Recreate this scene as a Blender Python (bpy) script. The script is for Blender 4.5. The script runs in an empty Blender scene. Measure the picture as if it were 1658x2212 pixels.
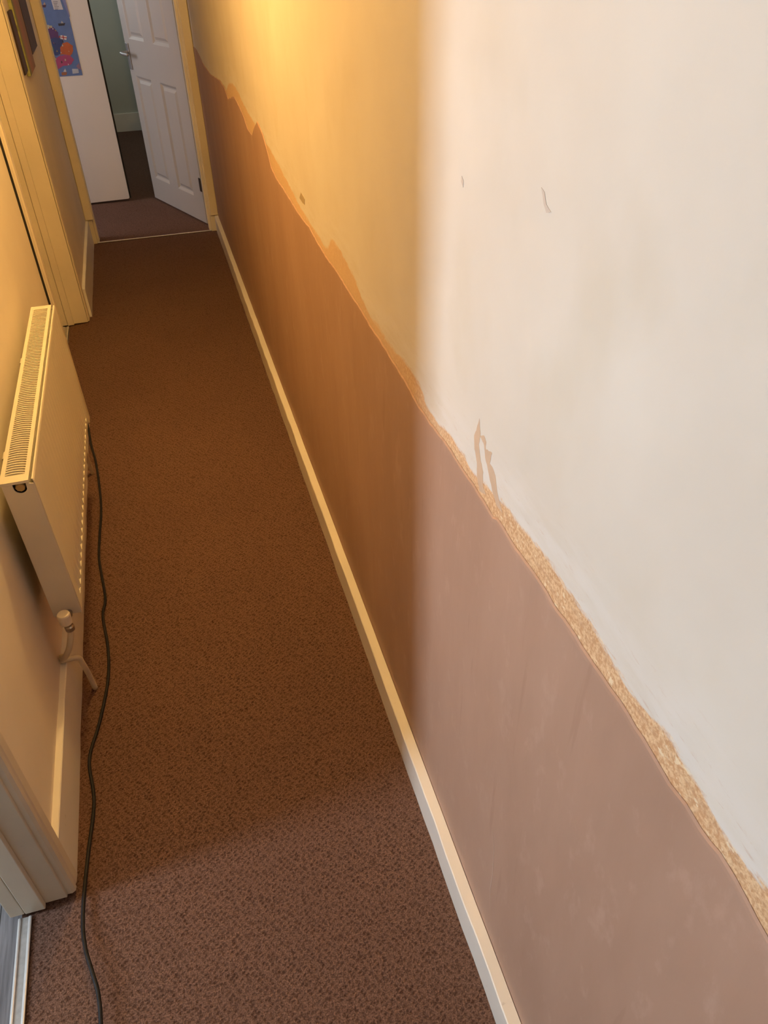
import bpy, bmesh, math, random
from mathutils import Vector, Matrix
random.seed(7)
sc = bpy.context.scene
COL = sc.collection
# ------------------------------------------------------------------ camera
f_px = 1657.71
R_ = Vector((0.96090265, -0.27630111, -0.01799426))
U_ = Vector((0.18538211, 0.593715, 0.78302999))
F_ = Vector((0.20566859, 0.75575141, -0.6217236))
cd = bpy.data.cameras.new('camera'); cam = bpy.data.objects.new('camera', cd); COL.objects.link(cam)
cd.sensor_fit = 'VERTICAL'; cd.sensor_height = 24.0; cd.lens = f_px/2212*24.0
cd.clip_start = 0.02
m = Matrix.Identity(4)
for i in range(3):
    m[i][0] = R_[i]; m[i][1] = U_[i]; m[i][2] = -F_[i]
m[2][3] = 1.6
cam.matrix_world = m
sc.camera = cam
# ------------------------------------------------------------------ light and exposure
sc.view_settings.view_transform = 'Standard'; sc.view_settings.look = 'None'
sc.view_settings.gamma = 1.0; sc.view_settings.use_curve_mapping = False
EXPOSURE = 0.0
sc.view_settings.exposure = EXPOSURE
sc.cycles.use_denoising = True
sc.cycles.max_bounces = 8; sc.cycles.diffuse_bounces = 5; sc.cycles.caustics_reflective = False; sc.cycles.caustics_refractive = False
LAMP_POS = (0.04, 2.22, 2.24); LAMP_W = 62.0; LAMP_COL = (1.0, 0.62, 0.205)
WIN1_W = 58.0; WIN1_COL = (0.82, 0.96, 1.10)
WIN2_W = 25.0; WIN3_W = 6.0; WIN_COL = (0.86, 0.86, 0.98)
w = bpy.data.worlds.new('world'); sc.world = w; w.use_nodes = True
w.node_tree.nodes['Background'].inputs[0].default_value = (0.75, 0.85, 1.0, 1)
w.node_tree.nodes['Background'].inputs[1].default_value = 0.6
def area(name, loc, rot, sx, sy, watts, col):
    l = bpy.data.lights.new(name, 'AREA'); l.shape = 'RECTANGLE'; l.size = sx; l.size_y = sy
    l.energy = watts; l.color = col
    o = bpy.data.objects.new(name, l); COL.objects.link(o); o.location = loc; o.rotation_euler = rot
    return o
# daylight entering at three real window openings
RX = (0, math.radians(-90), 0)
area('daylight_near_room', (-2.56, 0.68, 1.68), RX, 1.30, 0.34, WIN1_W, WIN1_COL)
area('daylight_side_room', (-2.46, 5.42, 1.50), RX, 1.1, 0.8, WIN2_W, WIN_COL)
area('daylight_end_room', (-1.04, 7.15, 1.55), RX, 1.0, 0.7, WIN3_W, (0.85, 0.95, 0.92))
# ------------------------------------------------------------------ material helpers
def newmat(name):
    mt = bpy.data.materials.new(name); mt.use_nodes = True
    nt = mt.node_tree; bs = nt.nodes['Principled BSDF']
    return mt, nt, bs
class G:
    def __init__(s, nt): s.nt = nt
    def n(s, t, **k):
        x = s.nt.nodes.new(t)
        for a, b in k.items(): setattr(x, a, b)
        return x
    def l(s, a, b): s.nt.links.new(a, b)
    def coord(s, scale=(1, 1, 1), rot=(0, 0, 0)):
        g = s.n('ShaderNodeNewGeometry'); mp = s.n('ShaderNodeMapping')
        mp.inputs['Scale'].default_value = scale; mp.inputs['Rotation'].default_value = rot
        s.l(g.outputs['Position'], mp.inputs['Vector']); return mp.outputs[0]
    def noise(s, vec, scale, detail=4, rough=0.5):
        x = s.n('ShaderNodeTexNoise'); x.inputs['Scale'].default_value = scale
        x.inputs['Detail'].default_value = detail; x.inputs['Roughness'].default_value = rough
        s.l(vec, x.inputs['Vector']); return x.outputs['Fac']
    def ramp(s, v, stops):
        x = s.n('ShaderNodeValToRGB'); cr = x.color_ramp
        while len(cr.elements) < len(stops): cr.elements.new(0.5)
        for e, (p, c) in zip(cr.elements, stops):
            e.position = p; e.color = (c, c, c, 1) if not isinstance(c, tuple) else (*c, 1)
        s.l(v, x.inputs[0]); return x.outputs[0]
    def math(s, op, a, b=None, c=None, clamp=False):
        x = s.n('ShaderNodeMath', operation=op, use_clamp=clamp)
        for i, v in enumerate((a, b, c)):
            if v is None: continue
            if isinstance(v, (int, float)): x.inputs[i].default_value = v
            else: s.l(v, x.inputs[i])
        return x.outputs[0]
    def mix(s, fac, a, b, mode='MIX'):
        x = s.n('ShaderNodeMix', data_type='RGBA', blend_type=mode)
        for sock, v in ((x.inputs[0], fac), (x.inputs[6], a), (x.inputs[7], b)):
            if isinstance(v, (int, float)): sock.default_value = v
            elif isinstance(v, tuple): sock.default_value = (*v, 1)
            else: s.l(v, sock)
        return x.outputs[2]
    def bump(s, h, strength, dist, bs):
        x = s.n('ShaderNodeBump'); x.inputs['Strength'].default_value = strength; x.inputs['Distance'].default_value = dist
        s.l(h, x.inputs['Height']); s.l(x.outputs[0], bs.inputs['Normal'])
    def sep(s):
        g = s.n('ShaderNodeNewGeometry'); x = s.n('ShaderNodeSeparateXYZ'); s.l(g.outputs['Position'], x.inputs[0]); return x.outputs

def paint(name, col, rough=0.5, var=0.05, scale=6, dirt=0.0, dirtcol=(0.16, 0.11, 0.06), bump=0.0005, metal=0.0, stretch=(1, 1, 1)):
    mt, nt, bs = newmat(name); g = G(nt)
    v = g.coord(stretch)
    c = g.mix(g.ramp(g.noise(v, scale, 5), [(0.3, 0.0), (0.7, 1.0)]), tuple(x*(1-var) for x in col), tuple(min(1, x*(1+var)) for x in col))
    if dirt > 0:
        d = g.ramp(g.noise(g.coord(), 55, 6, 0.65), [(0.66-dirt*0.1, 0.0), (0.74, 1.0)])
        c = g.mix(g.math('MULTIPLY', d, dirt), c, dirtcol)
    g.l(c, bs.inputs['Base Color']); bs.inputs['Roughness'].default_value = rough; bs.inputs['Metallic'].default_value = metal
    if bump: g.bump(g.noise(v, scale*8, 4), 0.5, bump, bs)
    return mt
def plain(name, col, rough=0.5, metal=0.0): return paint(name, col, rough, 0.06, 30, 0, bump=0.0, metal=metal)

CREAM = (0.82, 0.735, 0.61)
M = {}
M['gloss_white'] = paint('painted_wood', (0.84, 0.80, 0.73), 0.38, 0.05, 4, 0.22, bump=0.0004)
M['gloss_dirty'] = paint('scuffed_painted_wood', (0.74, 0.66, 0.53), 0.42, 0.10, 5, 0.16, bump=0.0005)
M['wall'] = paint('cream_wall_paint', CREAM, 0.75, 0.05, 3.5, 0.0, bump=0.0012)
M['ceiling'] = paint('ceiling_paint', (0.78, 0.76, 0.72), 0.85, 0.03, 4)
M['sage'] = paint('pale_green_wall_paint', (0.56, 0.57, 0.50), 0.8, 0.04, 3)
M['grey_room'] = paint('greyed_room_paint', (0.42, 0.40, 0.37), 0.8, 0.03, 3)  # unseen side-room walls, greyed to cut the bounced daylight
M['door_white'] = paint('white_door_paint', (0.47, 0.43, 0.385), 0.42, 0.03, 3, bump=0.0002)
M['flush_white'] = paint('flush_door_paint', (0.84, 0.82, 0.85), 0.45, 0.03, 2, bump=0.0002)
M['rad'] = paint('radiator_enamel', (0.78, 0.72, 0.58), 0.32, 0.03, 3, 0.12, bump=0.0002)
M['rad_side'] = paint('radiator_side_enamel', (0.72, 0.66, 0.55), 0.38, 0.04, 8, 0.12, bump=0.0002)
M['fin'] = paint('shaded_convector_metal', (0.14, 0.105, 0.085), 0.7, 0.2, 30, 0.3, bump=0)  # fins coloured dark to paint in the shade below the slats
M['valve_white'] = plain('valve_plastic', (0.78, 0.70, 0.58), 0.4)
M['chrome'] = plain('tarnished_chrome', (0.42, 0.38, 0.33), 0.3, 0.9)
M['brass'] = plain('dull_brass', (0.50, 0.38, 0.20), 0.4, 0.8)
M['dark'] = plain('painted_shade', (0.015, 0.012, 0.01), 0.8)  # near-black that stands for shade in gaps, recesses and on the door edge
M['dark_metal'] = plain('dark_bronze_metal', (0.05, 0.035, 0.025), 0.4, 0.6)
M['pipe'] = paint('painted_pipe', (0.66, 0.58, 0.44), 0.45, 0.08, 20, 0.4)
M['alu'] = paint('aluminium_bar', (0.80, 0.80, 0.80), 0.35, 0.05, 60, 0.0, bump=0, metal=0.55)
M['alu_dull'] = paint('aluminium_bar_web', (0.42, 0.40, 0.38), 0.5, 0.12, 80, 0.0, bump=0, metal=0.3)
M['cable'] = paint('black_rubber_cable', (0.014, 0.013, 0.014), 0.55, 0.3, 90, 0.0, bump=0)
M['cable'].node_tree.nodes['Principled BSDF'].inputs['Specular IOR Level'].default_value = 0.25
M['silver'] = plain('satin_handle_metal', (0.45, 0.43, 0.43), 0.35, 0.7)
M['frame_gloss'] = paint('door_frame_paint', (0.80, 0.71, 0.55), 0.42, 0.05, 5, 0.15)

def carpet():
    mt, nt, bs = newmat('brown_loop_carpet'); g = G(nt)
    v0 = g.coord((1, 1, 1), (0, 0, math.radians(-33)))
    mp = g.n('ShaderNodeMapping'); mp.inputs['Scale'].default_value = (82, 118, 1); g.l(v0, mp.inputs['Vector'])
    vo = g.n('ShaderNodeTexVoronoi', voronoi_dimensions='2D'); vo.inputs['Scale'].default_value = 1.0; vo.inputs['Randomness'].default_value = 0.55
    g.l(mp.outputs[0], vo.inputs['Vector']); d = vo.outputs['Distance']
    fine = g.noise(g.coord((1, 1, 1)), 330, 4, 0.75)
    big = g.noise(g.coord((1, 1, 1)), 2.2, 4, 0.6)
    mid = g.noise(g.coord((1, 1, 1)), 60, 3, 0.6)
    mid2 = g.noise(g.coord((1, 1, 1)), 34, 3, 0.6)
    dd = g.math('ADD', d, g.math('MULTIPLY', g.math('SUBTRACT', mid, 0.5), 0.8))
    dd = g.math('ADD', dd, g.math('MULTIPLY', g.math('SUBTRACT', fine, 0.5), 0.45))
    pit = g.ramp(dd, [(0.02, 1.0), (0.42, 0.0)])
    hgt = g.math('SUBTRACT', g.math('MULTIPLY', fine, 1.0), g.math('MULTIPLY', pit, 0.7))
    c = g.mix(g.ramp(fine, [(0.34, 0.0), (0.66, 1.0)]), (0.075, 0.037, 0.024), (0.310, 0.180, 0.132))
    c = g.mix(g.math('MULTIPLY', pit, g.ramp(mid2, [(0.35, 0.35), (0.65, 0.88)])), c, (0.060, 0.026, 0.015))
    c = g.mix(g.ramp(big, [(0.35, 0.0), (0.7, 0.20)]), c, (0.10, 0.050, 0.036))
    g.l(c, bs.inputs['Base Color']); bs.inputs['Roughness'].default_value = 0.95
    bs.inputs['Specular IOR Level'].default_value = 0.1
    g.bump(hgt, 0.8, 0.0026, bs)
    return mt
M['carpet'] = carpet()

def laminate():
    mt, nt, bs = newmat('grey_wood_laminate'); g = G(nt)
    n1 = g.noise(g.coord((60, 3.0, 1)), 2.5, 6, 0.6)
    c = g.mix(g.ramp(n1, [(0.3, 0.0), (0.7, 1.0)]), (0.105, 0.095, 0.10), (0.25, 0.235, 0.245))
    s = g.sep(); fx = g.math('FRACT', g.math('MULTIPLY', g.math('ADD', s[0], 0.583), 1/0.19))
    seam = g.math('LESS_THAN', fx, 0.012)
    fy = g.math('FRACT', g.math('MULTIPLY', g.math('ADD', s[1], 0.23), 1/1.0))
    c = g.mix(seam, c, (0.02, 0.018, 0.018))
    g.l(c, bs.inputs['Base Color']); bs.inputs['Roughness'].default_value = 0.42
    g.bump(n1, 0.3, 0.0005, bs)
    return mt
M['laminate'] = laminate()

BAND = [(3.152, 1.089), (2.942, 1.068), (2.751, 1.057), (2.355, 1.04), (1.991, 1.007), (1.868, 1.001), (1.696, 1.001), (1.646, 1.014), (1.578, 1.043), (1.512, 1.04), (1.384, 1.018), (1.303, 0.999), (1.25, 1.002), (1.171, 1.0), (1.097, 1.009), (1.017, 1.011), (0.968, 0.989), (0.886, 0.999), (0.829, 1.003), (0.785, 0.997), (0.741, 1.009), (0.687, 1.017), (0.634, 1.026), (0.564, 1.03), (0.484, 1.033), (0.433, 1.028), (0.375, 1.021), (0.346, 1.023), (0.311, 1.031), (0.287, 1.024), (0.255, 1.022), (0.23, 1.017), (0.211, 1.017), (0.193, 1.026)]
def wall_right_mat():
    mt, nt, bs = newmat('old_cream_wall_with_stripped_band'); g = G(nt)
    s = g.sep(); Y, Z = s[1], s[2]
    base = g.mix(g.ramp(g.noise(g.coord((1, 1, 1)), 3.0, 4, 0.55), [(0.3, 0.0), (0.7, 1.0)]), (0.675, 0.615, 0.54), (0.745, 0.70, 0.635))
    base = g.mix(g.ramp(g.noise(g.coord((1, 1.2, 0.8), (0.5, 0, 0)), 7.0, 3, 0.5), [(0.55, 0.0), (0.75, 0.30)]), base, (0.62, 0.55, 0.43))
    # curve: top of the stripped band against distance along the wall
    fc = g.n('ShaderNodeFloatCurve'); cu = fc.mapping.curves[0]
    pts = sorted([(y/5.2, (z-0.95)/0.2) for y, z in BAND] + [(0.0, (1.035-0.95)/0.2), (0.7, (1.0-0.95)/0.2), (1.0, 0.2)])
    fc.mapping.use_clip = False
    cu.points[0].location = pts[0]; cu.points[1].location = pts[-1]
    for p in pts[1:-1]: cu.points.new(*p)
    fc.mapping.update()
    g.l(g.math('MULTIPLY', Y, 1/5.2), fc.inputs['Value'])
    top = g.math('ADD', g.math('MULTIPLY', fc.outputs[0], 0.2), 0.95)
    v1 = g.coord((1, 14, 60)); v2 = g.coord((1, 5, 9))
    jag = g.math('ADD', g.math('MULTIPLY', g.math('SUBTRACT', g.noise(v1, 2.2, 6, 0.75), 0.5), 0.030), g.math('MULTIPLY', g.math('SUBTRACT', g.noise(v2, 3.0, 3), 0.5), 0.014))
    dist = g.math('SUBTRACT', g.math('ADD', top, jag), Z)
    inb = g.ramp(g.math('MULTIPLY_ADD', dist, 60, 0.5, clamp=True), [(0.32, 0.0), (0.70, 1.0)])
    spk = g.noise(g.coord((1, 1, 1)), 260, 3, 0.6)
    str_ = g.noise(g.coord((1, 18, 90)), 1.6, 4, 0.6)
    bandc = g.mix(g.ramp(spk, [(0.40, 0.0), (0.62, 1.0)]), (0.60, 0.335, 0.17), (0.80, 0.56, 0.33))
    bandc = g.mix(g.ramp(str_, [(0.55, 0.0), (0.70, 0.55)]), bandc, (0.56, 0.33, 0.19))
    flake = g.ramp(g.noise(g.coord((1, 1.0, 1.6)), 75, 2, 0.5), [(0.64, 0.0), (0.69, 0.9)])
    bandc = g.mix(flake, bandc, (0.86, 0.70, 0.48))
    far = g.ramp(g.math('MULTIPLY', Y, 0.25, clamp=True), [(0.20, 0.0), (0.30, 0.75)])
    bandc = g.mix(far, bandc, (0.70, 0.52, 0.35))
    # pale smeared zone just above the band
    dz = g.math('SUBTRACT', Z, top)
    smz = g.ramp(g.math('MULTIPLY', dz, 12, clamp=True), [(0.0, 1.0), (0.35, 0.75), (1.0, 0.0)])
    base = g.mix(g.math('MULTIPLY', smz, g.ramp(g.noise(g.coord((1, 3, 14)), 4, 4), [(0.35, 0.0), (0.6, 0.8)])), base, (0.76, 0.72, 0.68))
    pk = g.math('MULTIPLY', smz, g.ramp(g.noise(g.coord((1, 10, 60)), 3, 5, 0.7), [(0.60, 0.0), (0.68, 0.55)]))
    base = g.mix(pk, base, (0.60, 0.44, 0.35))
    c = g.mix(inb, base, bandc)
    g.l(c, bs.inputs['Base Color']); bs.inputs['Roughness'].default_value = 0.7
    h = g.math('ADD', g.math('MULTIPLY', g.noise(g.coord((1, 1, 1)), 9, 5, 0.5), 0.7), g.math('MULTIPLY', inb, -0.25))
    h = g.math('ADD', h, g.math('MULTIPLY', g.math('MULTIPLY', spk, inb), 0.5))
    g.bump(h, 0.6, 0.002, bs)
    return mt
M['wall_right'] = wall_right_mat()

def plaster_mat():
    mt, nt, bs = newmat('fresh_brown_pink_plaster'); g = G(nt)
    v = g.coord((1, 1, 0.35))
    c = g.mix(g.ramp(g.noise(v, 5, 5, 0.6), [(0.3, 0.0), (0.7, 1.0)]), (0.400, 0.247, 0.175), (0.468, 0.300, 0.220))
    c = g.mix(g.ramp(g.noise(g.coord((1, 1, 0.45), (0.4, 0, 0)), 26, 5, 0.65), [(0.57, 0.0), (0.72, 0.38)]), c, (0.55, 0.37, 0.29))
    c = g.mix(g.ramp(g.noise(g.coord((1, 40, 3)), 1.3, 3), [(0.66, 0.0), (0.72, 0.25)]), c, (0.33, 0.19, 0.13))
    g.l(c, bs.inputs['Base Color']); bs.inputs['Roughness'].default_value = 0.62
    g.bump(g.noise(g.coord((1, 3, 0.8)), 12, 4), 0.35, 0.0012, bs)
    return mt
M['plaster'] = plaster_mat()
def canvas_mat(name, c1, c2, c3, span=None):
    mt, nt, bs = newmat(name); g = G(nt)
    n = g.noise(g.coord((1, 3.5, 1.2), (0.5, 0, 0)), 9, 6, 0.7)
    if span:   # painted motif changes across the panel
        t = g.math('DIVIDE', g.math('SUBTRACT', g.sep()[1], span[0]), span[1]-span[0])
        n = g.math('ADD', g.math('MULTIPLY', n, 0.30), g.math('MULTIPLY_ADD', t, 0.38, 0.22))
    g.l(g.ramp(n, [(0.36, c1), (0.52, c2), (0.66, c3)]), bs.inputs['Base Color']); bs.inputs['Roughness'].default_value = 0.6
    return mt
M['canvas_dark'] = canvas_mat('painted_canvas_brown', (0.028, 0.014, 0.009), (0.065, 0.032, 0.020), (0.13, 0.045, 0.03))
M['canvas_green'] = canvas_mat('painted_canvas_green_rust', (0.20, 0.23, 0.07), (0.40, 0.17, 0.09), (0.30, 0.17, 0.09), (4.04, 4.32))
M['canvas_side'] = canvas_mat('painted_canvas_edge_green', (0.24, 0.27, 0.08), (0.38, 0.38, 0.14), (0.14, 0.18, 0.06))
M['canvas_side_dark'] = canvas_mat('painted_canvas_edge_black', (0.02, 0.01, 0.008), (0.035, 0.018, 0.012), (0.05, 0.02, 0.015))

# ------------------------------------------------------------------ mesh helpers
def fix(bm, loc):
    bmesh.ops.recalc_face_normals(bm, faces=bm.faces)
    if loc is not None: bmesh.ops.translate(bm, verts=bm.verts, vec=-Vector(loc))
def obj(name, bm, mat, parent=None, bevel=0.0, smooth=False, seg=2, label=None):
    base = None
    if parent is not None:
        base = parent.get('_o')
        base = tuple(base) if base else (0, 0, 0)
    fix(bm, base)
    me = bpy.data.meshes.new(name); bm.to_mesh(me); bm.free()
    for mm in (mat if isinstance(mat, (list, tuple)) else [mat]): me.materials.append(mm)
    if smooth:
        for p in me.polygons: p.use_smooth = True
    o = bpy.data.objects.new(name, me); COL.objects.link(o)
    if parent is not None: o.parent = parent; o['_o'] = base
    if bevel:
        b = o.modifiers.new('bevel', 'BEVEL'); b.width = bevel; b.segments = seg; b.limit_method = 'ANGLE'; b.angle_limit = math.radians(40)
    if label: o['label'] = label
    return o
def tag(o, label, cat, group=None):
    o['label'] = label; o['category'] = cat
    if group: o['group'] = group
    return o
def thing(name, label, cat, loc=(0, 0, 0), group=None):
    o = bpy.data.objects.new(name, None); COL.objects.link(o); o.location = loc; o['_o'] = loc
    o.empty_display_size = 0.05
    return tag(o, label, cat, group)
def sroot(name, loc=(0, 0, 0), label=None):
    o = bpy.data.objects.new(name, None); COL.objects.link(o); o.location = loc; o['_o'] = loc; o['kind'] = 'structure'
    if label: o['label'] = label
    return o
def struct(name, bm, mat, bevel=0.0, label=None):
    o = obj(name, bm, mat, None, bevel, label=label); o['kind'] = 'structure'; return o
def box(x0, x1, y0, y1, z0, z1, bm=None):
    bm = bm or bmesh.new()
    vs = [bm.verts.new((x, y, z)) for x in (x0, x1) for y in (y0, y1) for z in (z0, z1)]
    for f in ((0, 1, 3, 2), (4, 6, 7, 5), (0, 4, 5, 1), (2, 3, 7, 6), (0, 2, 6, 4), (1, 5, 7, 3)):
        bm.faces.new([vs[i] for i in f])
    return bm
def prism(pts, axis, a, b, bm=None, mi=0):
    """polygon pts (2D) extruded along axis from a to b; the 2D pair is the two other axes in order"""
    bm = bm or bmesh.new()
    def P(p, t):
        if axis == 0: return (t, p[0], p[1])
        if axis == 1: return (p[0], t, p[1])
        return (p[0], p[1], t)
    A = [bm.verts.new(P(p, a)) for p in pts]; B = [bm.verts.new(P(p, b)) for p in pts]
    fs = [bm.faces.new(A), bm.faces.new(B[::-1])]
    n = len(pts)
    for i in range(n): fs.append(bm.faces.new((A[i], A[(i+1) % n], B[(i+1) % n], B[i])))
    for f in fs: f.material_index = mi
    return bm
def catmull(P, k=8):
    P = [Vector(p) for p in P]; Q = [P[0]*2-P[1]] + P + [P[-1]*2-P[-2]]; out = []
    for i in range(1, len(Q)-2):
        for j in range(k):
            t = j/k; a, b, c, d = Q[i-1:i+3]
            out.append(0.5*((2*b)+(-a+c)*t+(2*a-5*b+4*c-d)*t*t+(-a+3*b-3*c+d)*t**3))
    return out+[P[-1]]
def tube(path, r, seg=12, bm=None, cap=True):
    bm = bm or bmesh.new(); rings = []
    path = [Vector(p) for p in path]; n = len(path); up = None
    for i, p in enumerate(path):
        t = (path[min(i+1, n-1)]-path[max(i-1, 0)]).normalized()
        if up is None:
            up = Vector((0, 0, 1)) if abs(t.z) < 0.9 else Vector((0, 1, 0))
        a = t.cross(up).normalized(); b = a.cross(t).normalized(); up = b
        rr = r[i] if isinstance(r, (list, tuple)) else r
        rings.append([bm.verts.new(p+(a*math.cos(2*math.pi*k/seg)+b*math.sin(2*math.pi*k/seg))*rr) for k in range(seg)])
    for i in range(n-1):
        for k in range(seg):
            bm.faces.new((rings[i][k], rings[i][(k+1) % seg], rings[i+1][(k+1) % seg], rings[i+1][k]))
    if cap: bm.faces.new(rings[0][::-1]); bm.faces.new(rings[-1])
    return bm
def lathe(prof, c, axis=2, seg=28, bm=None):
    """prof: list of (radius, distance along axis)"""
    bm = bm or bmesh.new(); rings = []
    for r, h in prof:
        ring = []
        for k in range(seg):
            a = 2*math.pi*k/seg; u, v = max(r, 1e-5)*math.cos(a), max(r, 1e-5)*math.sin(a)
            p = {2: (u, v, h), 1: (u, h, v), 0: (h, u, v)}[axis]
            ring.append(bm.verts.new((c[0]+p[0], c[1]+p[1], c[2]+p[2])))
        rings.append(ring)
    for i in range(len(rings)-1):
        for k in range(seg): bm.faces.new((rings[i][k], rings[i][(k+1) % seg], rings[i+1][(k+1) % seg], rings[i+1][k]))
    bm.faces.new(rings[0]); bm.faces.new(rings[-1][::-1])
    return bm

# ------------------------------------------------------------------ setting
XR = 0.337; XL = -0.447; XL2 = -0.560; HC = 2.42
bm = box(-0.538, 0.45, -1.6, 5.014, -0.06, 0.0)
struct('floor', bm, M['carpet'])
bm = box(-0.96, 1.30, 5.014, 8.20, -0.06, 0.0)
box(-2.60, -0.96, 5.0, 6.2, -0.06, 0.0, bm)
struct('floor', bm, M['carpet'])
bm = box(-2.60, -0.538, -1.6, 2.1, -0.06, -0.004)
struct('floor', bm, M['laminate'])
bm = box(-1.40, -0.538, 2.60, 4.20, -0.06, -0.003)
struct('floor', bm, M['laminate'])
struct('ceiling', box(-3.8, 1.4, -1.7, 8.3, HC, HC+0.08), M['ceiling'])
# right wall with the new plaster skim along its foot
wr = struct('wall_right', box(XR, XR+0.12, -1.6, 5.12, -0.06, HC), M['wall_right'])
EDGE = [(5.197, 0.975), (4.838, 1.007), (4.628, 0.999), (4.457, 0.982), (4.089, 0.993), (3.685, 1.03), (3.53, 1.03), (3.439, 1.002), (3.201, 1.051), (3.066, 1.041), (2.962, 1.024), (2.903, 1.002), (2.788, 1.004), (2.723, 1.037), (2.621, 1.077), (2.525, 1.061), (2.466, 1.032), (2.412, 0.993), (2.326, 0.983), (2.166, 0.985), (2.027, 0.981), (1.898, 0.985), (1.858, 0.991), (1.773, 0.983), (1.667, 0.981), (1.57, 0.985), (1.469, 0.983), (1.378, 0.983), (1.294, 0.98), (1.202, 0.981), (1.125, 0.979), (1.053, 0.976), (1.007, 0.97), (0.925, 0.975), (0.858, 0.981), (0.791, 0.98), (0.74, 0.981), (0.701, 0.98), (0.689, 0.987), (0.675, 0.988), (0.644, 0.985), (0.607, 0.987), (0.561, 0.99), (0.519, 0.988), (0.492, 0.991), (0.439, 0.991), (0.404, 0.992), (0.371, 0.994), (0.345, 0.993), (0.322, 0.991), (0.299, 0.988), (0.276, 0.992), (0.254, 0.991), (0.229, 0.995), (0.208, 0.994), (0.163, 0.985)]
edge = [(-1.6, 0.997), (-1.0, 1.0), (-0.4, 0.992), (-0.05, 0.996)] + sorted([e for e in EDGE if e[0] < 4.985]) + [(4.985, 1.0)]
# keep the edge a function of distance and add small trowel wobble between the traced points
pts = []
for (ya, za), (yb, zb) in zip(edge[:-1], edge[1:]):
    n = max(1, int((yb-ya)/0.012)) if ya < 2.4 else max(1, int((yb-ya)/0.03))
    for k in range(n):
        t = k/n; pts.append((ya+(yb-ya)*t, za+(zb-za)*t+random.uniform(-1, 1)*(0.0016 if k else 0.0005)))
pts.append(edge[-1])
bm = bmesh.new()
prev = None
for y, z in pts:
    rows = [bm.verts.new((XR-0.0005, y, z+0.0012)), bm.verts.new((XR-0.0026, y, z-0.001)), bm.verts.new((XR-0.0030, y, z-0.006)), bm.verts.new((XR-0.0030, y, 0.0)), bm.verts.new((XR-0.0005, y, 0.0))]
    if prev:
        for i in range(5): bm.faces.new((prev[i], prev[(i+1) % 5], rows[(i+1) % 5], rows[i]))
    else: bm.faces.new(rows)
    prev = rows
bm.faces.new(prev[::-1])
obj('plaster_skim', bm, M['plaster'], wr, label='brown pink fresh plaster over the lower wall')
STAINS = {'stain1':[(0.769, 1.087), (0.763, 1.07), (0.765, 1.051), (0.758, 1.035), (0.746, 1.021), (0.744, 1.001), (0.73, 0.994), (0.752, 0.986), (0.764, 1.001), (0.767, 1.021), (0.778, 1.036), (0.782, 1.055), (0.775, 1.07)],
'stain2':[(0.764, 1.066), (0.751, 1.074), (0.743, 1.069), (0.743, 1.058), (0.724, 1.065), (0.725, 1.056), (0.728, 1.047), (0.714, 1.045), (0.707, 1.04), (0.7, 1.023), (0.678, 1.003), (0.698, 1.003), (0.715, 1.016), (0.729, 1.032), (0.742, 1.045), (0.749, 1.061), (0.758, 1.064)],
'tri':[(1.943, 1.048), (1.899, 1.044), (1.906, 1.028), (1.941, 1.026), (1.97, 1.027)],
'm1':[(0.665, 1.394), (0.658, 1.392), (0.652, 1.383), (0.641, 1.379), (0.65, 1.376), (0.657, 1.382)],
'm2':[(0.866, 1.354), (0.86, 1.35), (0.86, 1.343), (0.867, 1.348)],
'm3':[(1.53, 1.011), (1.509, 1.014), (1.47, 1.014), (1.486, 1.013)],
'm4':[(0.839, 1.481), (0.825, 1.476), (0.815, 1.472), (0.825, 1.471), (0.834, 1.475)]}
M['smear'] = plain('plaster_smear', (0.62, 0.45, 0.32), 0.8); M['scuff'] = plain('wall_scuff', (0.64, 0.55, 0.48), 0.8)
M['groove'] = plain('wall_chip', (0.42, 0.33, 0.22), 0.8)
def wobble(poly, amp):
    out = []
    n = len(poly)
    for i in range(n):
        a, b = poly[i], poly[(i+1) % n]
        for k in range(4):
            t = k/4; out.append((a[0]+(b[0]-a[0])*t+random.uniform(-amp, amp), a[1]+(b[1]-a[1])*t+random.uniform(-amp, amp)))
    return out
M['scratch'] = plain('plaster_scratch', (0.60, 0.43, 0.34), 0.7)
SCR = [(0.595, 0.405, 0.0003), (0.580, 0.357, 0.0008), (0.574, 0.290, 0.0010), (0.575, 0.238, 0.0007), (0.565, 0.181, 0.0003)]
obj('plaster_scratch', prism([(y-w2, z) for y, z, w2 in SCR]+[(y+w2, z) for y, z, w2 in SCR[::-1]], 0, XR-0.0033, XR-0.0029), M['scratch'], wr)
for k, poly in STAINS.items():
    if k.startswith('m') and k != 'm1' and k != 'm2': continue
    if poly[0][0] > 1.8:
        xx, mm, nm = XR-0.0007, M['groove'], 'wall_chip'
    elif k.startswith('stain'): xx, mm, nm = XR-0.00025, M['smear'], 'plaster_smear'
    else: xx, mm, nm = XR-0.0005, M['scuff'], 'wall_scuff'
    bm = prism(wobble(poly, 0.0008 if nm != 'wall_scuff' else 0.0003), 0, xx, XR+0.002)
    obj(nm, bm, mm, wr)
# left wall: three stretches and the heads over the two doorways
bm = box(XL2, XL, -1.6, 0.115, -0.06, HC)
box(XL2, XL, 0.925, 2.885, -0.06, HC, bm)
box(XL2, XL, 3.845, 5.12, -0.06, HC, bm)
box(XL2, XL, 0.115, 0.925, 2.03, HC, bm)
box(XL2, XL, 2.885, 3.845, 2.03, HC, bm)
struct('wall_left', bm, M['wall'])
struct('wall_back', box(XL2, XR+0.12, -1.7, -1.6, -0.06, HC), M['wall'])
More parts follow.
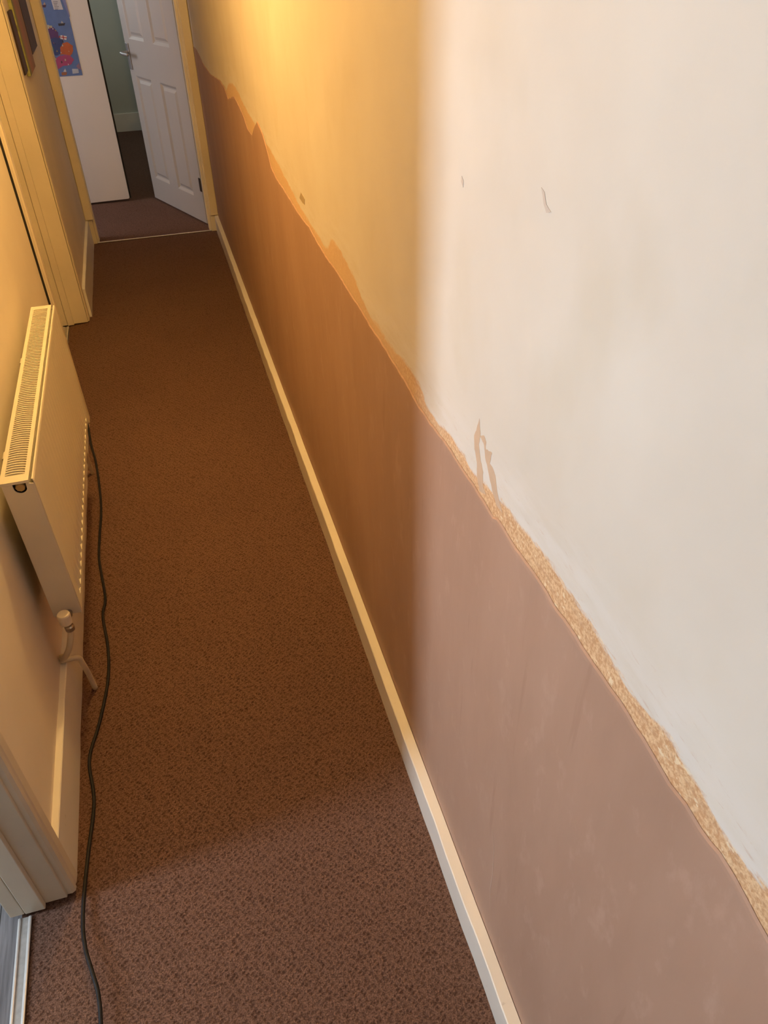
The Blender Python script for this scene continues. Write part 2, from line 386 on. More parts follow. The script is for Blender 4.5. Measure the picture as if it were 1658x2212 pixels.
# near side room
bm = box(-2.7, XL2, -1.7, -1.6, -0.06, HC)
struct('wall_side_room_back', bm, M['grey_room'])
struct('wall_side_room_front', box(-2.7, XL2, 2.1, 2.2, -0.06, HC), M['grey_room'])
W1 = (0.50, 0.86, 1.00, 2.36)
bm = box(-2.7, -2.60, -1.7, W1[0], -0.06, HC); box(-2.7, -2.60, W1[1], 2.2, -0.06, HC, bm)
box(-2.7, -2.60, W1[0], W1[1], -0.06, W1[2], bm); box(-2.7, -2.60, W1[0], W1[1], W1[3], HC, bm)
struct('wall_side_room_left', bm, M['grey_room'])
def window(n, x, y0, y1, z0, z1):
    r = sroot('window_%d' % n, (x, (y0+y1)/2, z0))
    bm = box(x-0.03, x+0.03, y0, y0+0.03, z0, z1); box(x-0.03, x+0.03, y1-0.03, y1, z0, z1, bm)
    box(x-0.03, x+0.03, y0, y1, z0, z0+0.03, bm); box(x-0.03, x+0.03, y0, y1, z1-0.03, z1, bm)
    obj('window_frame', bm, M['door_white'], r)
    obj('window_sill', box(x+0.02, x+0.14, y0-0.04, y1+0.04, z0-0.03, z0), M['door_white'], r, 0.003)
window(1, -2.65, *W1)
# middle side room behind the second doorway
bm = box(-1.50, -1.40, 2.5, 4.3, -0.06, HC); box(-1.50, XL2, 2.5, 2.6, -0.06, HC, bm); box(-1.50, XL2, 4.2, 4.3, -0.06, HC, bm)
struct('wall_middle_room', bm, M['grey_room'])
# far room beyond the end doorway
bm = box(XR+0.12, 1.40, 5.0, 5.12, -0.06, HC); box(-1.06, XL2, 5.0, 5.12, -0.06, HC, bm); box(XL2, XR+0.12, 5.0, 5.12, 2.03, HC, bm)
struct('wall_end', bm, M['wall'])
struct('wall_far', box(-1.06, 1.40, 8.05, 8.17, -0.06, HC), M['sage'])
struct('wall_far_right', box(1.30, 1.40, 5.12, 8.05, -0.06, HC), M['sage'])
W3 = (6.78, 7.52, 1.0, 2.1)
bm = box(-1.06, -0.96, 5.87, W3[0], -0.06, HC); box(-1.06, -0.96, W3[1], 8.05, -0.06, HC, bm)
box(-1.06, -0.96, W3[0], W3[1], -0.06, W3[2], bm); box(-1.06, -0.96, W3[0], W3[1], W3[3], HC, bm)
box(-1.06, -0.96, 5.12, 5.87, 2.03, HC, bm)
struct('wall_far_left', bm, M['sage'])
window(3, -1.01, *W3)
W2 = (5.05, 5.85, 0.95, 2.05)
bm = box(-2.60, -2.50, 4.9, W2[0], -0.06, HC); box(-2.60, -2.50, W2[1], 6.3, -0.06, HC, bm)
box(-2.60, -2.50, W2[0], W2[1], -0.06, W2[2], bm); box(-2.60, -2.50, W2[0], W2[1], W2[3], HC, bm)
box(-2.60, -1.06, 4.9, 5.0, -0.06, HC, bm); box(-2.60, -1.06, 6.2, 6.3, -0.06, HC, bm)
struct('wall_far_side_room', bm, M['grey_room'])
window(2, -2.55, *W2)

# skirting boards
def wavy_skirting(x0, x1, y0, y1, h, seed, amp=0.0012):
    rnd = random.Random(seed); bm = bmesh.new(); prev = None
    n = int((y1-y0)/0.06)
    for i in range(n+1):
        y = y0+(y1-y0)*i/n; d = rnd.uniform(-amp, amp)
        r = [bm.verts.new(p) for p in ((x0, y, 0.0), (x1+d*0.8, y, 0.0), (x1+d*0.8, y, h-0.002+d), (x1+d*0.8+(-0.002 if x1 > x0 else 0.002), y, h+d), (x0, y, h+d))]
        if prev:
            for k in range(5): bm.faces.new((prev[k], prev[(k+1) % 5], r[(k+1) % 5], r[k]))
        else: bm.faces.new(r)
        prev = r
    bm.faces.new(prev[::-1]); return bm
struct('baseboard_right', wavy_skirting(XR-0.0042, 0.310, -1.6, 5.0, 0.095, 3), M['gloss_white'])
bl = sroot('baseboard_left')
for y0, y1, sd in ((-1.6, 0.065, 4), (0.9555, 2.8285, 5), (3.895, 4.99, 6)):
    obj('skirting_length', wavy_skirting(XL, -0.4325, y0, y1, 0.142, sd), M['gloss_white'], bl)
struct('baseboard_far', box(-0.96, 1.30, 8.033, 8.05, 0.0, 0.150), M['gloss_white'], 0.003)

# ---- doorway frames on the left wall
def jamb(y, s, root):
    """lining, stops and architrave of one jamb; s=+1 when the jamb stands beyond the opening"""
    Y = lambda d: y+s*d
    def b(x0, x1, a, c, z0=0.014, z1=2.02, bm=None):
        lo, hi = sorted((Y(a), Y(c))); return box(x0, x1, lo, hi, z0, z1, bm)
    obj('lining', b(XL2, -0.446, 0.0, 0.025), M['gloss_dirty'], root, 0.0015)
    obj('door_stop', b(-0.527, -0.488, -0.012, 0.0), M['gloss_dirty'], root, 0.0015)
    obj('door_stop', b(-0.556, -0.5285, -0.011, 0.0), M['gloss_dirty'], root, 0.0015)
    # moulded architrave: profile in x,y
    pr = [(XL, Y(0.006)), (-0.436, Y(0.006)), (-0.430, Y(0.010)), (-0.4285, Y(0.018)), (-0.4310, Y(0.022)), (-0.4290, Y(0.027)), (-0.4280, Y(0.046)), (-0.431, Y(0.050)), (-0.436, Y(0.054)), (XL, Y(0.055))]
    obj('architrave', prism(pr, 2, 0.014, 2.075), M['gloss_dirty'], root)
d1 = sroot('door_1', (-0.447, 0.90, 0.0))
jamb(0.900, 1, d1); jamb(0.140, -1, d1)
obj('head_lining', box(XL2, -0.446, 0.14, 0.90, 2.005, 2.03), M['gloss_dirty'], d1)
obj('architrave', box(XL, -0.430, 0.085, 0.955, 2.02, 2.075), M['gloss_dirty'], d1, 0.002)
d2 = sroot('door_2', (-0.447, 3.82, 0.0))
M['gloss_dirty2'] = M['gloss_dirty']; M['gloss_dirty'] = M['frame_gloss']
def jamb2():
    b = lambda x0, x1, y0, y1, z0=0.006: box(x0, x1, y0, y1, z0, 2.02)
    obj('lining', b(XL2, -0.449, 3.820, 3.845), M['frame_gloss'], d2, 0.0015)
    obj('door_stop', b(-0.543, -0.514, 3.806, 3.820), M['frame_gloss'], d2, 0.0015)
    obj('door_stop', b(-0.575, -0.545, 3.812, 3.842), M['frame_gloss'], d2, 0.0015)
    pr = [(XL, 3.826), (-0.4445, 3.826), (-0.4415, 3.832), (-0.4430, 3.836), (-0.4410, 3.842), (-0.4405, 3.868), (-0.4425, 3.872), (-0.4415, 3.878), (-0.4440, 3.884), (XL, 3.885)]
    obj('architrave', prism(pr, 2, 0.008, 2.075), M['frame_gloss'], d2)
    obj('lining', b(XL2, -0.449, 2.885, 2.905), M['frame_gloss'], d2, 0.0015)
    pr = [(XL, 2.892), (-0.434, 2.892), (-0.4305, 2.886), (-0.4300, 2.848), (-0.434, 2.842), (-0.437, 2.8315), (XL, 2.830)]
    obj('architrave', prism(pr, 2, 0.0, 2.075), M['frame_gloss'], d2)
    obj('head_lining', box(XL2, -0.449, 2.905, 3.82, 2.005, 2.03), M['frame_gloss'], d2)
    obj('architrave', box(XL, -0.431, 2.83, 3.885, 2.02, 2.075), M['frame_gloss'], d2, 0.002)
    obj('leaf', box(-0.612, -0.577, 2.92, 3.805, 0.010, 2.0), M['frame_gloss'], d2, 0.002)
jamb2()
# gap between the wall and the architrave, its shade drawn as a black strip
obj('crack_shade', box(XL, XL+0.0072, 2.8285, 2.84, 0.142, 2.06), M['dark'], d2, label='black strip for the shade in the gap along the architrave')
# ---- end doorway with its panelled door
d3 = sroot('door_3', (0.30, 5.05, 0.0))
obj('lining', box(0.281, XR, 5.0, 5.12, 0.0, 2.02), M['frame_gloss'], d3, 0.0015)
obj('lining', box(XL, -0.411, 5.0, 5.12, 0.0, 2.02), M['frame_gloss'], d3, 0.0015)
obj('architrave', box(0.289, XR-0.0035, 4.985, 5.0, 0.099, 2.06), M['frame_gloss'], d3, 0.003)
obj('architrave', box(XL+0.001, -0.400, 4.985, 5.0, 0.146, 2.06), M['frame_gloss'], d3, 0.003)
obj('door_stop', box(-0.411, -0.399, 5.03, 5.085, 0.0, 2.0), M['frame_gloss'], d3, 0.001)
obj('door_stop', box(0.269, 0.281, 5.03, 5.085, 0.0, 2.0), M['frame_gloss'], d3, 0.001)
obj('head_lining', box(-0.411, 0.281, 5.0, 5.12, 2.0, 2.03), M['frame_gloss'], d3)
# leaf in its own frame: u along the leaf, v out of the corridor-side face, z up
P0 = Vector((0.266, 5.128, 0)); Ud = Vector((-0.385, 0.923, 0)).normalized(); Vd = Vector((-Ud.y, Ud.x, 0))
def L(u, v, z): return P0+Ud*u+Vd*v+Vector((0, 0, z))
LW = 0.757; LH = 1.985; LZ = 0.010
def lbox(u0, u1, v0, v1, z0, z1, bm=None):
    bm = bm or bmesh.new()
    vs = [bm.verts.new(L(u, v, z)) for u in (u0, u1) for v in (v0, v1) for z in (z0, z1)]
    for f in ((0, 1, 3, 2), (4, 6, 7, 5), (0, 4, 5, 1), (2, 3, 7, 6), (0, 2, 6, 4), (1, 5, 7, 3)): bm.faces.new([vs[i] for i in f])
    return bm
us = [0.0, 0.128, 0.345, 0.466, 0.684, LW]; zs = [LZ, 0.155, 0.770, 0.970, 1.500, 1.600, 1.860, LH]
bm = bmesh.new()
for i in range(5):
    for j in range(7):
        u0, u1, z0, z1 = us[i], us[i+1], zs[j], zs[j+1]
        if i in (1, 3) and j in (1, 3, 5):
            loops = []
            for ins, dep in ((0, 0), (0.004, -0.002), (0.016, -0.011), (0.024, -0.011), (0.040, -0.003), (0.046, -0.003)):
                loops.append([bm.verts.new(L(u, dep, z)) for u, z in ((u0+ins, z0+ins), (u1-ins, z0+ins), (u1-ins, z1-ins), (u0+ins, z1-ins))])
            for a, b in zip(loops[:-1], loops[1:]):
                for k in range(4): bm.faces.new((a[k], a[(k+1) % 4], b[(k+1) % 4], b[k]))
            bm.faces.new(loops[-1])
        else:
            bm.faces.new([bm.verts.new(L(u, 0, z)) for u, z in ((u0, z0), (u1, z0), (u1, z1), (u0, z1))])
bmesh.ops.remove_doubles(bm, verts=bm.verts, dist=1e-5)
for q in (((0, LZ), (LW, LZ)), ((LW, LZ), (LW, LH)), ((LW, LH), (0, LH)), ((0, LH), (0, LZ))):
    (ua, za), (ub, zb) = q
    bm.faces.new([bm.verts.new(L(*p)) for p in ((ua, 0, za), (ub, 0, zb), (ub, -0.035, zb), (ua, -0.035, za))])
bm.faces.new([bm.verts.new(L(*p)) for p in ((0, -0.035, LZ), (LW, -0.035, LZ), (LW, -0.035, LH), (0, -0.035, LH))])
bmesh.ops.remove_doubles(bm, verts=bm.verts, dist=1e-5)
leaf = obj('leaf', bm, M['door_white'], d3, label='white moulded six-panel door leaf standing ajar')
bm = lbox(0.706, 0.744, 0.0, 0.007, 0.800, 0.945)
obj('handle_plate', bm, M['silver'], leaf, 0.002)
hp = [L(0.725, 0.005, 0.895), L(0.725, 0.028, 0.895), L(0.725, 0.046, 0.895), L(0.718, 0.053, 0.895), L(0.69, 0.055, 0.893), L(0.65, 0.053, 0.893), L(0.625, 0.050, 0.893)]
obj('door_handle', tube(catmull(hp, 5), [0.009]*31, 12), M['silver'], leaf, smooth=True)
obj('hinge', lbox(-0.004, 0.020, 0.0005, 0.004, 0.205, 0.285), M['dark_metal'], leaf, 0.001)
obj('hinge', lbox(-0.004, 0.020, 0.0005, 0.004, 1.68, 1.76), M['dark_metal'], leaf, 0.001)
# ---- flush door standing open in the far room, with its poster
d4 = sroot('door_4', (-0.93, 5.85, 0.0))
# face towards the corridor at y=5.83, rounded lower corner
c = []
x1 = -0.196
for k in range(6):
    a = -math.pi/2+k*math.pi/10; c.append((x1-0.012+0.012*math.cos(a), 0.016+0.012+0.012*math.sin(a)))
pr = [(-0.945, 0.004)] + c + [(x1, 1.985), (-0.945, 1.985)]
obj('leaf', prism(pr, 1, 5.83, 5.865), M['flush_white'], d4, 0.0015, label='plain white flush door leaf, open flat to the view')
obj('edge_shade', box(x1-0.0005, x1+0.0095, 5.837, 5.865, 0.02, 1.985), M['dark'], d4)  # black strip stands for the shaded edge of the white leaf
obj('lining', box(-1.06, -0.945, 5.845, 5.87, 0.0, 2.03), M['door_white'], d4)
obj('architrave', box(-0.96, -0.945, 5.87, 5.92, 0.0, 2.06), M['door_white'], d4, 0.002)

# ---- threshold bars
def bar(x0, x1, y0, y1, label):
    t = thing('threshold_bar', label, 'threshold bar', ((x0+x1)/2, (y0+y1)/2, 0.0))
    obj('bar_web', box(x0, x1, y0, y1, -0.002, 0.0035), M['alu_dull'], t, 0.0006)
    for a, b in ((x0-0.0005, x0+0.0055), (x1-0.0065, x1)):
        obj('bar_lip', box(a, b, y0, y1, -0.002, 0.0070), M['alu'], t, 0.002)
    return t
bar(-0.543, -0.517, 0.142, 0.888, 'worn aluminium threshold bar beside grey laminate in the near doorway')
bar(-0.5665, -0.540, 2.91, 3.805, 'dull metal threshold bar in the doorway beyond the radiator')
t = thing('threshold_bar', 'thin pale metal threshold bar across the end doorway', 'threshold bar', (-0.06, 5.014, 0.0))
obj('bar_web', box(-0.410, 0.280, 5.006, 5.022, -0.001, 0.0025), M['alu_dull'], t, 0.0006)
obj('bar_lip', box(-0.410, 0.280, 5.006, 5.013, -0.001, 0.0050), M['alu'], t, 0.001)

# ------------------------------------------------------------------ radiator
rad = thing('radiator', 'white finned panel radiator with slatted top on the left wall', 'radiator', (-0.40, 1.86, 0.305))
Y0, Y1, ZB, ZT, XF, XB = 1.412, 2.312, 0.312, 0.700, -0.350, -0.414
# front panel with pressed vertical flutes ending in small ledges
bm = bmesh.new(); prev = None
pitch = 0.0333; zrow = [ZB, ZB+0.006, 0.340, 0.3405, 0.346, 0.352, 0.370, 0.395, 0.430, 0.560, 0.655, 0.667, 0.675, 0.694, ZT-0.0015, ZT]
def face_x(y, z, j):
    ph = ((y-Y0-0.030)/pitch) % 1.0; inside = (Y0+0.030 < y < Y1-0.030)
    prof = 0.0
    if inside:
        a = abs(ph-0.5)*2                      # 0 centre of flute, 1 between flutes
        prof = 1.0 if a < 0.40 else max(0.0, 1-(a-0.40)/0.24)
    k = {3: 0.0, 4: 0.0}.get(j, 0.0)
    if 0.3402 < z < 0.43: dep = 0.0007+0.0073*((0.43-z)/0.09)**2
    elif 0.43 <= z <= 0.667: dep = 0.0007
    else: dep = 0.0
    x = XF-dep*prof
    if j == 0: x -= 0.005
    if j == 1: x -= 0.001
    if z >= ZT: x -= 0.004
    elif z >= ZT-0.002: x -= 0.0012
    return x
ny = int((Y1-Y0)/pitch*12)
for i in range(ny+1):
    y = Y0+(Y1-Y0)*i/ny
    col = [bm.verts.new((face_x(y, z, j), y, z)) for j, z in enumerate(zrow)]
    if prev:
        for j in range(len(zrow)-1): bm.faces.new((prev[j], col[j], col[j+1], prev[j+1]))
    prev = col
o = obj('front_panel', bm, M['rad'], rad)
so = o.modifiers.new('thick', 'SOLIDIFY'); so.thickness = 0.0018; so.offset = -1
obj('panel_back_skin', box(-0.3625, -0.3605, Y0+0.002, Y1-0.002, ZB, ZT-0.012), M['rad'], rad)
obj('rear_panel', box(XB, XB+0.010, Y0+0.004, Y1-0.004, ZB+0.003, ZT-0.010), M['rad'], rad, 0.003)
bm = bmesh.new(); prev = None                                   # convector fins: folded sheet
n = 100
for i in range(n+1):
    y = Y0+0.02+(Y1-Y0-0.04)*i/n; x = -0.372 if (i//2) % 2 else -0.398
    r = [bm.verts.new((x, y, 0.34)), bm.verts.new((x, y, 0.640))]
    if prev: bm.faces.new((prev[0], r[0], r[1], prev[1]))
    prev = r
obj('convector_fins', bm, M['fin'], rad)
def endpanel(y0, y1):
    a = [(XB+0.001, 0.318), (-0.3515, 0.318), (-0.3515, ZT-0.010), (-0.3610, ZT-0.008), (-0.3665, ZT-0.006)]
    cx, cz, r = -0.3795, 0.683, 0.0125
    a += [(cx+r, cz+0.004)] + [(cx+r*math.cos(t), cz+r*math.sin(t)) for t in [-k*math.pi/10 for k in range(1, 10)]] + [(cx-r, cz+0.004), (cx-r, ZT-0.006), (XB+0.001, ZT-0.006)]
    return prism(a, 1, y0, y1)
obj('end_panel', endpanel(Y0-0.004, Y0), M['rad_side'], rad, 0.0012)
obj('end_panel', endpanel(Y1, Y1+0.004), M['rad_side'], rad, 0.0012)
obj('recess_shade', box(-0.394, -0.364, Y0+0.006, Y0+0.010, 0.66, ZT-0.008), M['dark'], rad)  # dark sheet paints the shade inside the plug opening
# slatted top
bm = bmesh.new()
gx0, gx1, gz0, gz1 = XB-0.001, -0.3595, ZT-0.006, ZT+0.0005
box(gx0, gx0+0.0085, Y0-0.004, Y1+0.004, gz0, gz1, bm); box(gx1-0.0085, gx1, Y0-0.004, Y1+0.004, gz0, gz1, bm)
box(gx0+0.0085, gx1-0.0085, Y0-0.004, Y0+0.022, gz0, gz1-0.0003, bm); box(gx0+0.0085, gx1-0.0085, Y1-0.020, Y1+0.004, gz0, gz1-0.0003, bm)
ns = 92; pp = (Y1-Y0-0.046)/ns
for i in range(ns):
    yc = Y0+0.024+pp*(i+0.5)
    pl = []
    for k in range(7):
        t = k/6; x = gx0+0.008+(gx1-gx0-0.016)*t; bow = 0.004*(1-(2*t-1)**2)-0.002*t
        pl.append((x, yc+bow))
    w2 = pp*0.19
    prism([(x, y-w2) for x, y in pl]+[(x, y+w2) for x, y in pl[::-1]], 2, gz0+0.0008, gz1-0.0014, bm)
obj('top_grille', bm, M['rad'], rad, label='slatted top grille')
obj('blanking_plug', lathe([(0.0, 0.0), (0.0085, 0.0), (0.0100, 0.002), (0.0100, 0.012), (0.0, 0.012)], (-0.3795, Y0-0.003, 0.6835), 1, 8), M['brass'], rad, label='dull brass hexagonal plug')
obj('blanking_plug', lathe([(0.0, 0.0), (0.0085, 0.0), (0.0085, 0.008), (0.0, 0.008)], (-0.3795, Y1-0.002, 0.684), 1, 8), M['brass'], rad)
for y in (1.62, 2.10):
    obj('wall_bracket', box(XL+0.0008, XB+0.001, y-0.015, y+0.015, 0.36, 0.64), M['rad_side'], rad, 0.001)
# valve and pipes
VX, VY = -0.3800, 1.374
v = obj('valve_body', lathe([(0.0, 0.300), (0.0075, 0.300), (0.0105, 0.303), (0.0105, 0.314), (0.0075, 0.317), (0.0085, 0.335), (0.0, 0.335)], (VX, VY, 0.0), 2, 20), M['chrome'], rad, smooth=False, label='tarnished chrome valve body')
obj('valve_tail', tube([(VX, VY, 0.326), (VX, 1.390, 0.326), (VX, 1.398, 0.326), (VX, 1.416, 0.326)], [0.0075, 0.0075, 0.0095, 0.0095], 16), M['chrome'], rad)
obj('valve_head', lathe([(0.0, 0.3275), (0.0125, 0.3275), (0.0140, 0.331), (0.0145, 0.354), (0.0130, 0.3575), (0.0, 0.3585)], (VX-0.002, VY-0.003, 0.0), 2, 28), M['valve_white'], rad, 0.0008, smooth=False, label='white plastic valve cap')
obj('supply_pipe', tube(catmull([(VX, VY, 0.305), (VX-0.004, VY+0.002, 0.285), (-0.396, 1.372, 0.250), (-0.412, 1.385, 0.215), (-0.424, 1.404, 0.188), (-0.434, 1.420, 0.172), (XL+0.010, 1.430, 0.167)], 6), 0.0072, 14), M['pipe'], rad, smooth=True)
obj('floor_pipe', tube(catmull([(XL+0.003, 1.430, 0.153), (-0.425, 1.430, 0.153), (-0.409, 1.432, 0.151), (-0.4015, 1.434, 0.143), (-0.400, 1.436, 0.125), (-0.399, 1.450, 0.06), (-0.3985, 1.456, -0.001)], 6), 0.0068, 14), M['pipe'], rad, smooth=True)
obj('return_pipe', tube(catmull([(-0.395, 2.316, 0.322), (-0.398, 2.35, 0.315), (-0.404, 2.40, 0.26), (-0.411, 2.43, 0.16), (-0.414, 2.46, 0.06), (-0.4165, 2.475, -0.001)], 6), 0.0068, 12), M['pipe'], rad, smooth=True)

# ------------------------------------------------------------------ cable
cp = [(-0.434, 2.80, 0.30), (-0.426, 2.79, 0.18), (-0.424, 2.74, 0.06), (-0.421, 2.66, 0.008), (-0.402, 2.518, 0.004), (-0.385, 2.267, 0.004), (-0.389, 2.10, 0.004), (-0.390, 1.972, 0.004), (-0.372, 1.795, 0.004), (-0.379, 1.718, 0.004),
      (-0.365, 1.585, 0.004), (-0.366, 1.468, 0.004), (-0.387, 1.337, 0.004), (-0.410, 1.233, 0.004), (-0.398, 1.116, 0.004), (-0.409, 0.984, 0.007), (-0.414, 0.895, 0.013),
      (-0.414, 0.829, 0.016), (-0.408, 0.787, 0.021), (-0.402, 0.763, 0.024), (-0.391, 0.726, 0.025), (-0.382, 0.691, 0.024), (-0.378, 0.641, 0.021), (-0.38, 0.56, 0.012), (-0.40, 0.44, 0.005), (-0.41, 0.30, 0.004), (-0.39, 0.0, 0.004)]
tag(obj('electric_cable', tube(catmull(cp, 8), 0.0040, 12), M['cable'], smooth=True), 'black rubber cable trailing along the carpet past the radiator', 'cable')

# ------------------------------------------------------------------ canvases on the left wall
def canvas(label, y0, y1, z0, z1, face, side, d=0.022):
    t = thing('canvas_painting', label, 'painting', (XL, (y0+y1)/2, z0), 'canvas panels hanging beyond the second doorway')
    obj('stretcher', box(XL, XL+d, y0, y1, z0, z1), side, t, 0.001)
    obj('painted_face', box(XL+d, XL+d+0.001, y0+0.001, y1-0.001, z0+0.001, z1-0.001), face, t)
canvas('dark brown canvas panel, the nearest of three past the second doorway', 3.895, 4.02, 1.065, 1.285, M['canvas_dark'], M['canvas_side_dark'], 0.010)
canvas('green and rust canvas panel, the longest, between two dark ones', 4.04, 4.32, 1.040, 1.46, M['canvas_green'], M['canvas_side'], 0.014)
canvas('dark brown canvas panel, the farthest of three, nearest the end door', 4.37, 4.68, 1.080, 1.29, M['canvas_dark'], M['canvas_side_dark'], 0.011)

# ------------------------------------------------------------------ map poster
MAP = {
 'purple':[(-0.484, 1.044), (-0.447, 1.053), (-0.425, 1.044), (-0.405, 1.014), (-0.406, 0.982), (-0.43, 0.968), (-0.442, 0.983), (-0.466, 0.985), (-0.482, 1.015)],
 'cream':[(-0.458, 1.057), (-0.431, 1.052), (-0.43, 1.041), (-0.456, 1.037)],
 'teal':[(-0.481, 1.132), (-0.456, 1.107), (-0.454, 1.071), (-0.472, 1.05), (-0.486, 1.058)],
 'navy':[(-0.44, 0.991), (-0.386, 0.981), (-0.391, 0.951), (-0.423, 0.901), (-0.45, 0.895), (-0.47, 0.911), (-0.474, 0.956), (-0.46, 0.977)],
 'yellow':[(-0.49, 1.015), (-0.478, 1.0), (-0.474, 0.97), (-0.491, 0.953), (-0.49, 0.986)],
 'green':[(-0.488, 0.949), (-0.459, 0.951), (-0.452, 0.932), (-0.464, 0.903), (-0.49, 0.897)],
 'orange':[(-0.414, 0.934), (-0.391, 0.959), (-0.362, 0.963), (-0.338, 0.941), (-0.342, 0.912), (-0.364, 0.89), (-0.392, 0.896), (-0.419, 0.901)],
 'magenta':[(-0.463, 0.877), (-0.425, 0.894), (-0.392, 0.896), (-0.368, 0.891), (-0.349, 0.867), (-0.373, 0.842), (-0.424, 0.837), (-0.457, 0.82), (-0.47, 0.836)],
 'red':[(-0.497, 0.886), (-0.465, 0.9), (-0.453, 0.884), (-0.466, 0.836), (-0.494, 0.822), (-0.492, 0.86)],
 'flag':[(-0.394, 1.001), (-0.36, 0.994), (-0.367, 0.974), (-0.4, 0.981)],
 'ship1':[(-0.393, 1.061), (-0.35, 1.062), (-0.359, 1.049), (-0.392, 1.048)],
 'sail1':[(-0.377, 1.06), (-0.367, 1.074), (-0.36, 1.061)],
 'ship2':[(-0.458, 1.158), (-0.432, 1.158), (-0.442, 1.145), (-0.457, 1.147)],
 'sail2':[(-0.452, 1.159), (-0.44, 1.172), (-0.436, 1.159)],
 'ship3':[(-0.441, 0.804), (-0.408, 0.802), (-0.416, 0.787), (-0.443, 0.788)],
 'sail3':[(-0.43, 0.805), (-0.414, 0.825), (-0.411, 0.806)],
 'legend':[(-0.4, 1.181), (-0.349, 1.179), (-0.344, 1.13), (-0.397, 1.132)],
 'france':[(-0.346, 0.832), (-0.325, 0.848), (-0.319, 0.812), (-0.326, 0.812), (-0.34, 0.821)],
 'box':[(-0.374, 0.819), (-0.337, 0.817), (-0.339, 0.794), (-0.377, 0.792)],
 'strip':[(-0.337, 1.179), (-0.319, 1.178), (-0.315, 1.093), (-0.321, 1.093)],
}
PC = dict(sea=(0.13, 0.22, 0.52), purple=(0.13, 0.06, 0.20), cream=(0.55, 0.52, 0.40), teal=(0.16, 0.32, 0.36), navy=(0.05, 0.08, 0.24), yellow=(0.50, 0.36, 0.09),
          green=(0.07, 0.25, 0.20), orange=(0.55, 0.14, 0.06), magenta=(0.42, 0.08, 0.22), red=(0.52, 0.12, 0.05), flag=(0.78, 0.76, 0.80), ship1=(0.06, 0.06, 0.09), sail1=(0.55, 0.56, 0.60),
          ship2=(0.10, 0.05, 0.10), sail2=(0.55, 0.38, 0.30), ship3=(0.40, 0.16, 0.08), sail3=(0.65, 0.65, 0.68), legend=(0.68, 0.68, 0.78), france=(0.33, 0.22, 0.34), box=(0.52, 0.58, 0.72), strip=(0.25, 0.28, 0.58), ink=(0.04, 0.04, 0.07), red_cross=(0.60, 0.05, 0.07))
PM = {k: plain('printed_'+k, c, 0.45) for k, c in PC.items()}
po = thing('map_poster', 'blue illustrated map poster of Britain on the plain white door', 'poster', (-0.56, 5.83, 0.781))
obj('sheet', box(-0.80, -0.3195, 5.8285, 5.83, 0.781, 1.43), PM['sea'], po)
order = ['strip', 'legend', 'france', 'teal', 'purple', 'cream', 'navy', 'yellow', 'green', 'orange', 'magenta', 'red', 'ship1', 'sail1', 'ship2', 'sail2', 'ship3', 'sail3', 'box', 'flag']
lay = 0
bm = bmesh.new(); mats = []
def addp(bm, poly, y, mats, key, jit=0.0015):
    if key not in mats: mats.append(key)
    q = wobble(poly, jit) if jit else poly
    prism(q, 1, y, 5.8286, bm, mats.index(key))
regs = [k for k in order if k in ('teal', 'purple', 'cream', 'navy', 'yellow', 'green', 'orange', 'magenta', 'red', 'france')]
for i, k in enumerate(regs): addp(bm, MAP[k], 5.8283-0.00004*i, mats, k)
addp(bm, [(-0.74, 1.36), (-0.60, 1.40), (-0.50, 1.28), (-0.482, 1.14), (-0.52, 1.10), (-0.62, 1.16), (-0.70, 1.24)], 5.8283, mats, 'teal')   # the part hidden by the door frame
addp(bm, [(-0.78, 1.06), (-0.66, 1.08), (-0.64, 0.94), (-0.74, 0.90)], 5.8283, mats, 'green')
obj('printed_regions', bm, [PM[k] for k in mats], po)
for n in '123':
    bm = bmesh.new(); mats = []
    addp(bm, MAP['ship'+n], 5.8279, mats, 'ship'+n, 0.0008); addp(bm, MAP['sail'+n], 5.8279, mats, 'sail'+n, 0.0008)
    obj('printed_ship', bm, [PM[k] for k in mats], po)
bm = bmesh.new(); mats = []
addp(bm, MAP['flag'], 5.8278, mats, 'flag', 0)
a, b, c_, d_ = [Vector(p) for p in MAP['flag']]
mid = (a+b+c_+d_)/4
addp(bm, [(mid.x-0.0025, a.y+0.001), (mid.x+0.0025, b.y+0.003), (mid.x+0.0015, c_.y+0.002), (mid.x-0.0035, d_.y-0.003)], 5.8276, mats, 'red_cross', 0)
addp(bm, [(a.x+0.001, mid.y+0.0055), (b.x-0.001, mid.y-0.0005), (b.x-0.002, mid.y-0.0045), (a.x, mid.y+0.0010)], 5.8276, mats, 'red_cross', 0)
obj('printed_flag', bm, [PM[k] for k in mats], po)
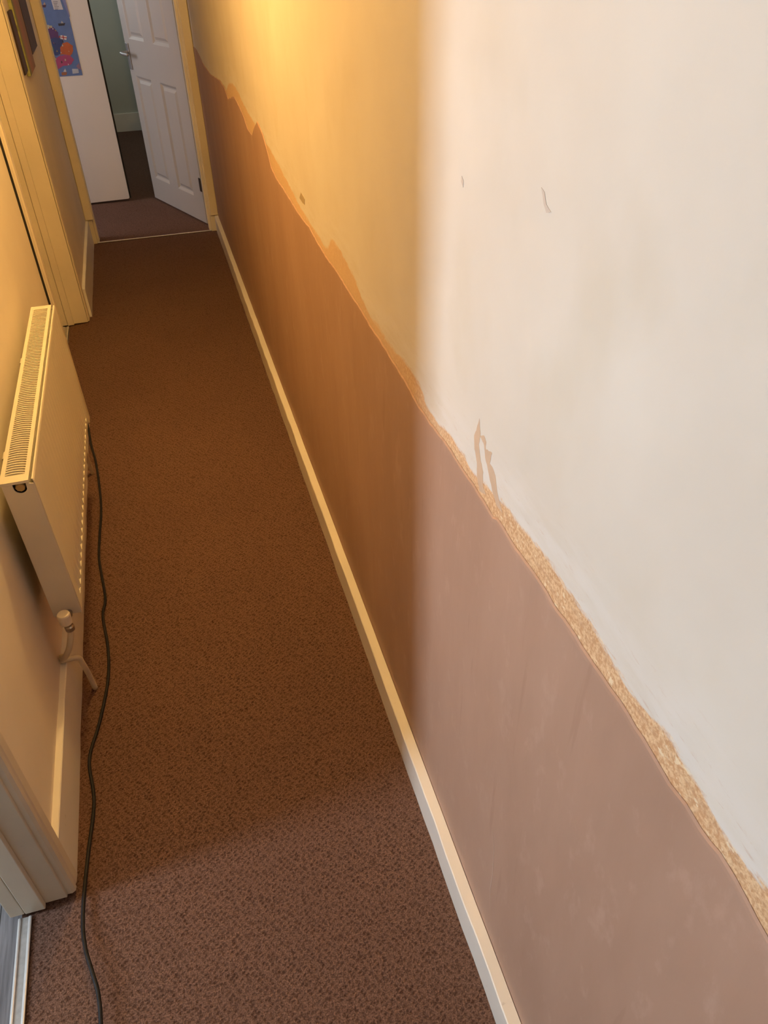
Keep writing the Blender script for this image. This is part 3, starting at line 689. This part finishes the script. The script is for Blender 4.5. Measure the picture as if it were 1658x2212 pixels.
def printed(name, poly, y, key, jit=0):
    bm = bmesh.new(); addp(bm, poly, y, [], key, jit); obj(name, bm, PM[key], po)
for k, nm in (('legend', 'legend_panel'), ('strip', 'printed_border'), ('box', 'blank_panel')): printed(nm, MAP[k], 5.8279, k)
for i in range(6):
    z = 1.172-0.0078*i
    printed('printed_line', [(-0.392+i*0.0004, z), (-0.365-0.004*(i % 3), z-0.0005), (-0.365-0.004*(i % 3), z-0.0025), (-0.392+i*0.0004, z-0.002)], 5.8277, 'ink')
rnd = random.Random(5)
for i in range(24):          # small printed figures scattered over the regions
    x, z = rnd.uniform(-0.485, -0.35), rnd.uniform(0.83, 1.05)
    s_ = rnd.uniform(0.002, 0.0045); key = rnd.choice(['ink', 'cream', 'flag', 'yellow', 'green', 'red'])
    if x > -0.40 and z > 0.97: continue
    printed('printed_figure', [(x-s_, z-s_*1.4), (x+s_, z-s_), (x+s_*0.7, z+s_), (x-s_*0.5, z+s_*1.5)], 5.8277, key, 0.0006)

# ------------------------------------------------------------------ corridor lamp (above the view)
lt = thing('ceiling_lamp', 'small warm ceiling lamp over the middle of the corridor', 'lamp', (LAMP_POS[0], LAMP_POS[1], HC))
obj('ceiling_rose', lathe([(0.0, HC), (0.045, HC), (0.04, HC-0.02), (0.01, HC-0.028), (0.0, HC-0.028)], (LAMP_POS[0], LAMP_POS[1], 0), 2, 28), M['valve_white'], lt)
obj('cord', tube([(LAMP_POS[0], LAMP_POS[1], HC-0.02), (LAMP_POS[0], LAMP_POS[1], 2.28)], 0.003, 10), M['valve_white'], lt)
obj('lamp_holder', lathe([(0.0, 2.29), (0.014, 2.285), (0.018, 2.25), (0.018, 2.23), (0.0, 2.23)], (LAMP_POS[0], LAMP_POS[1], 0), 2, 20), M['valve_white'], lt)
pl = bpy.data.lights.new('lamp_bulb', 'POINT'); pl.energy = LAMP_W; pl.color = LAMP_COL; pl.shadow_soft_size = 0.04
plo = bpy.data.objects.new('lamp_bulb', pl); COL.objects.link(plo); plo.location = LAMP_POS

for o in bpy.data.objects:
    if '_o' in o: del o['_o']
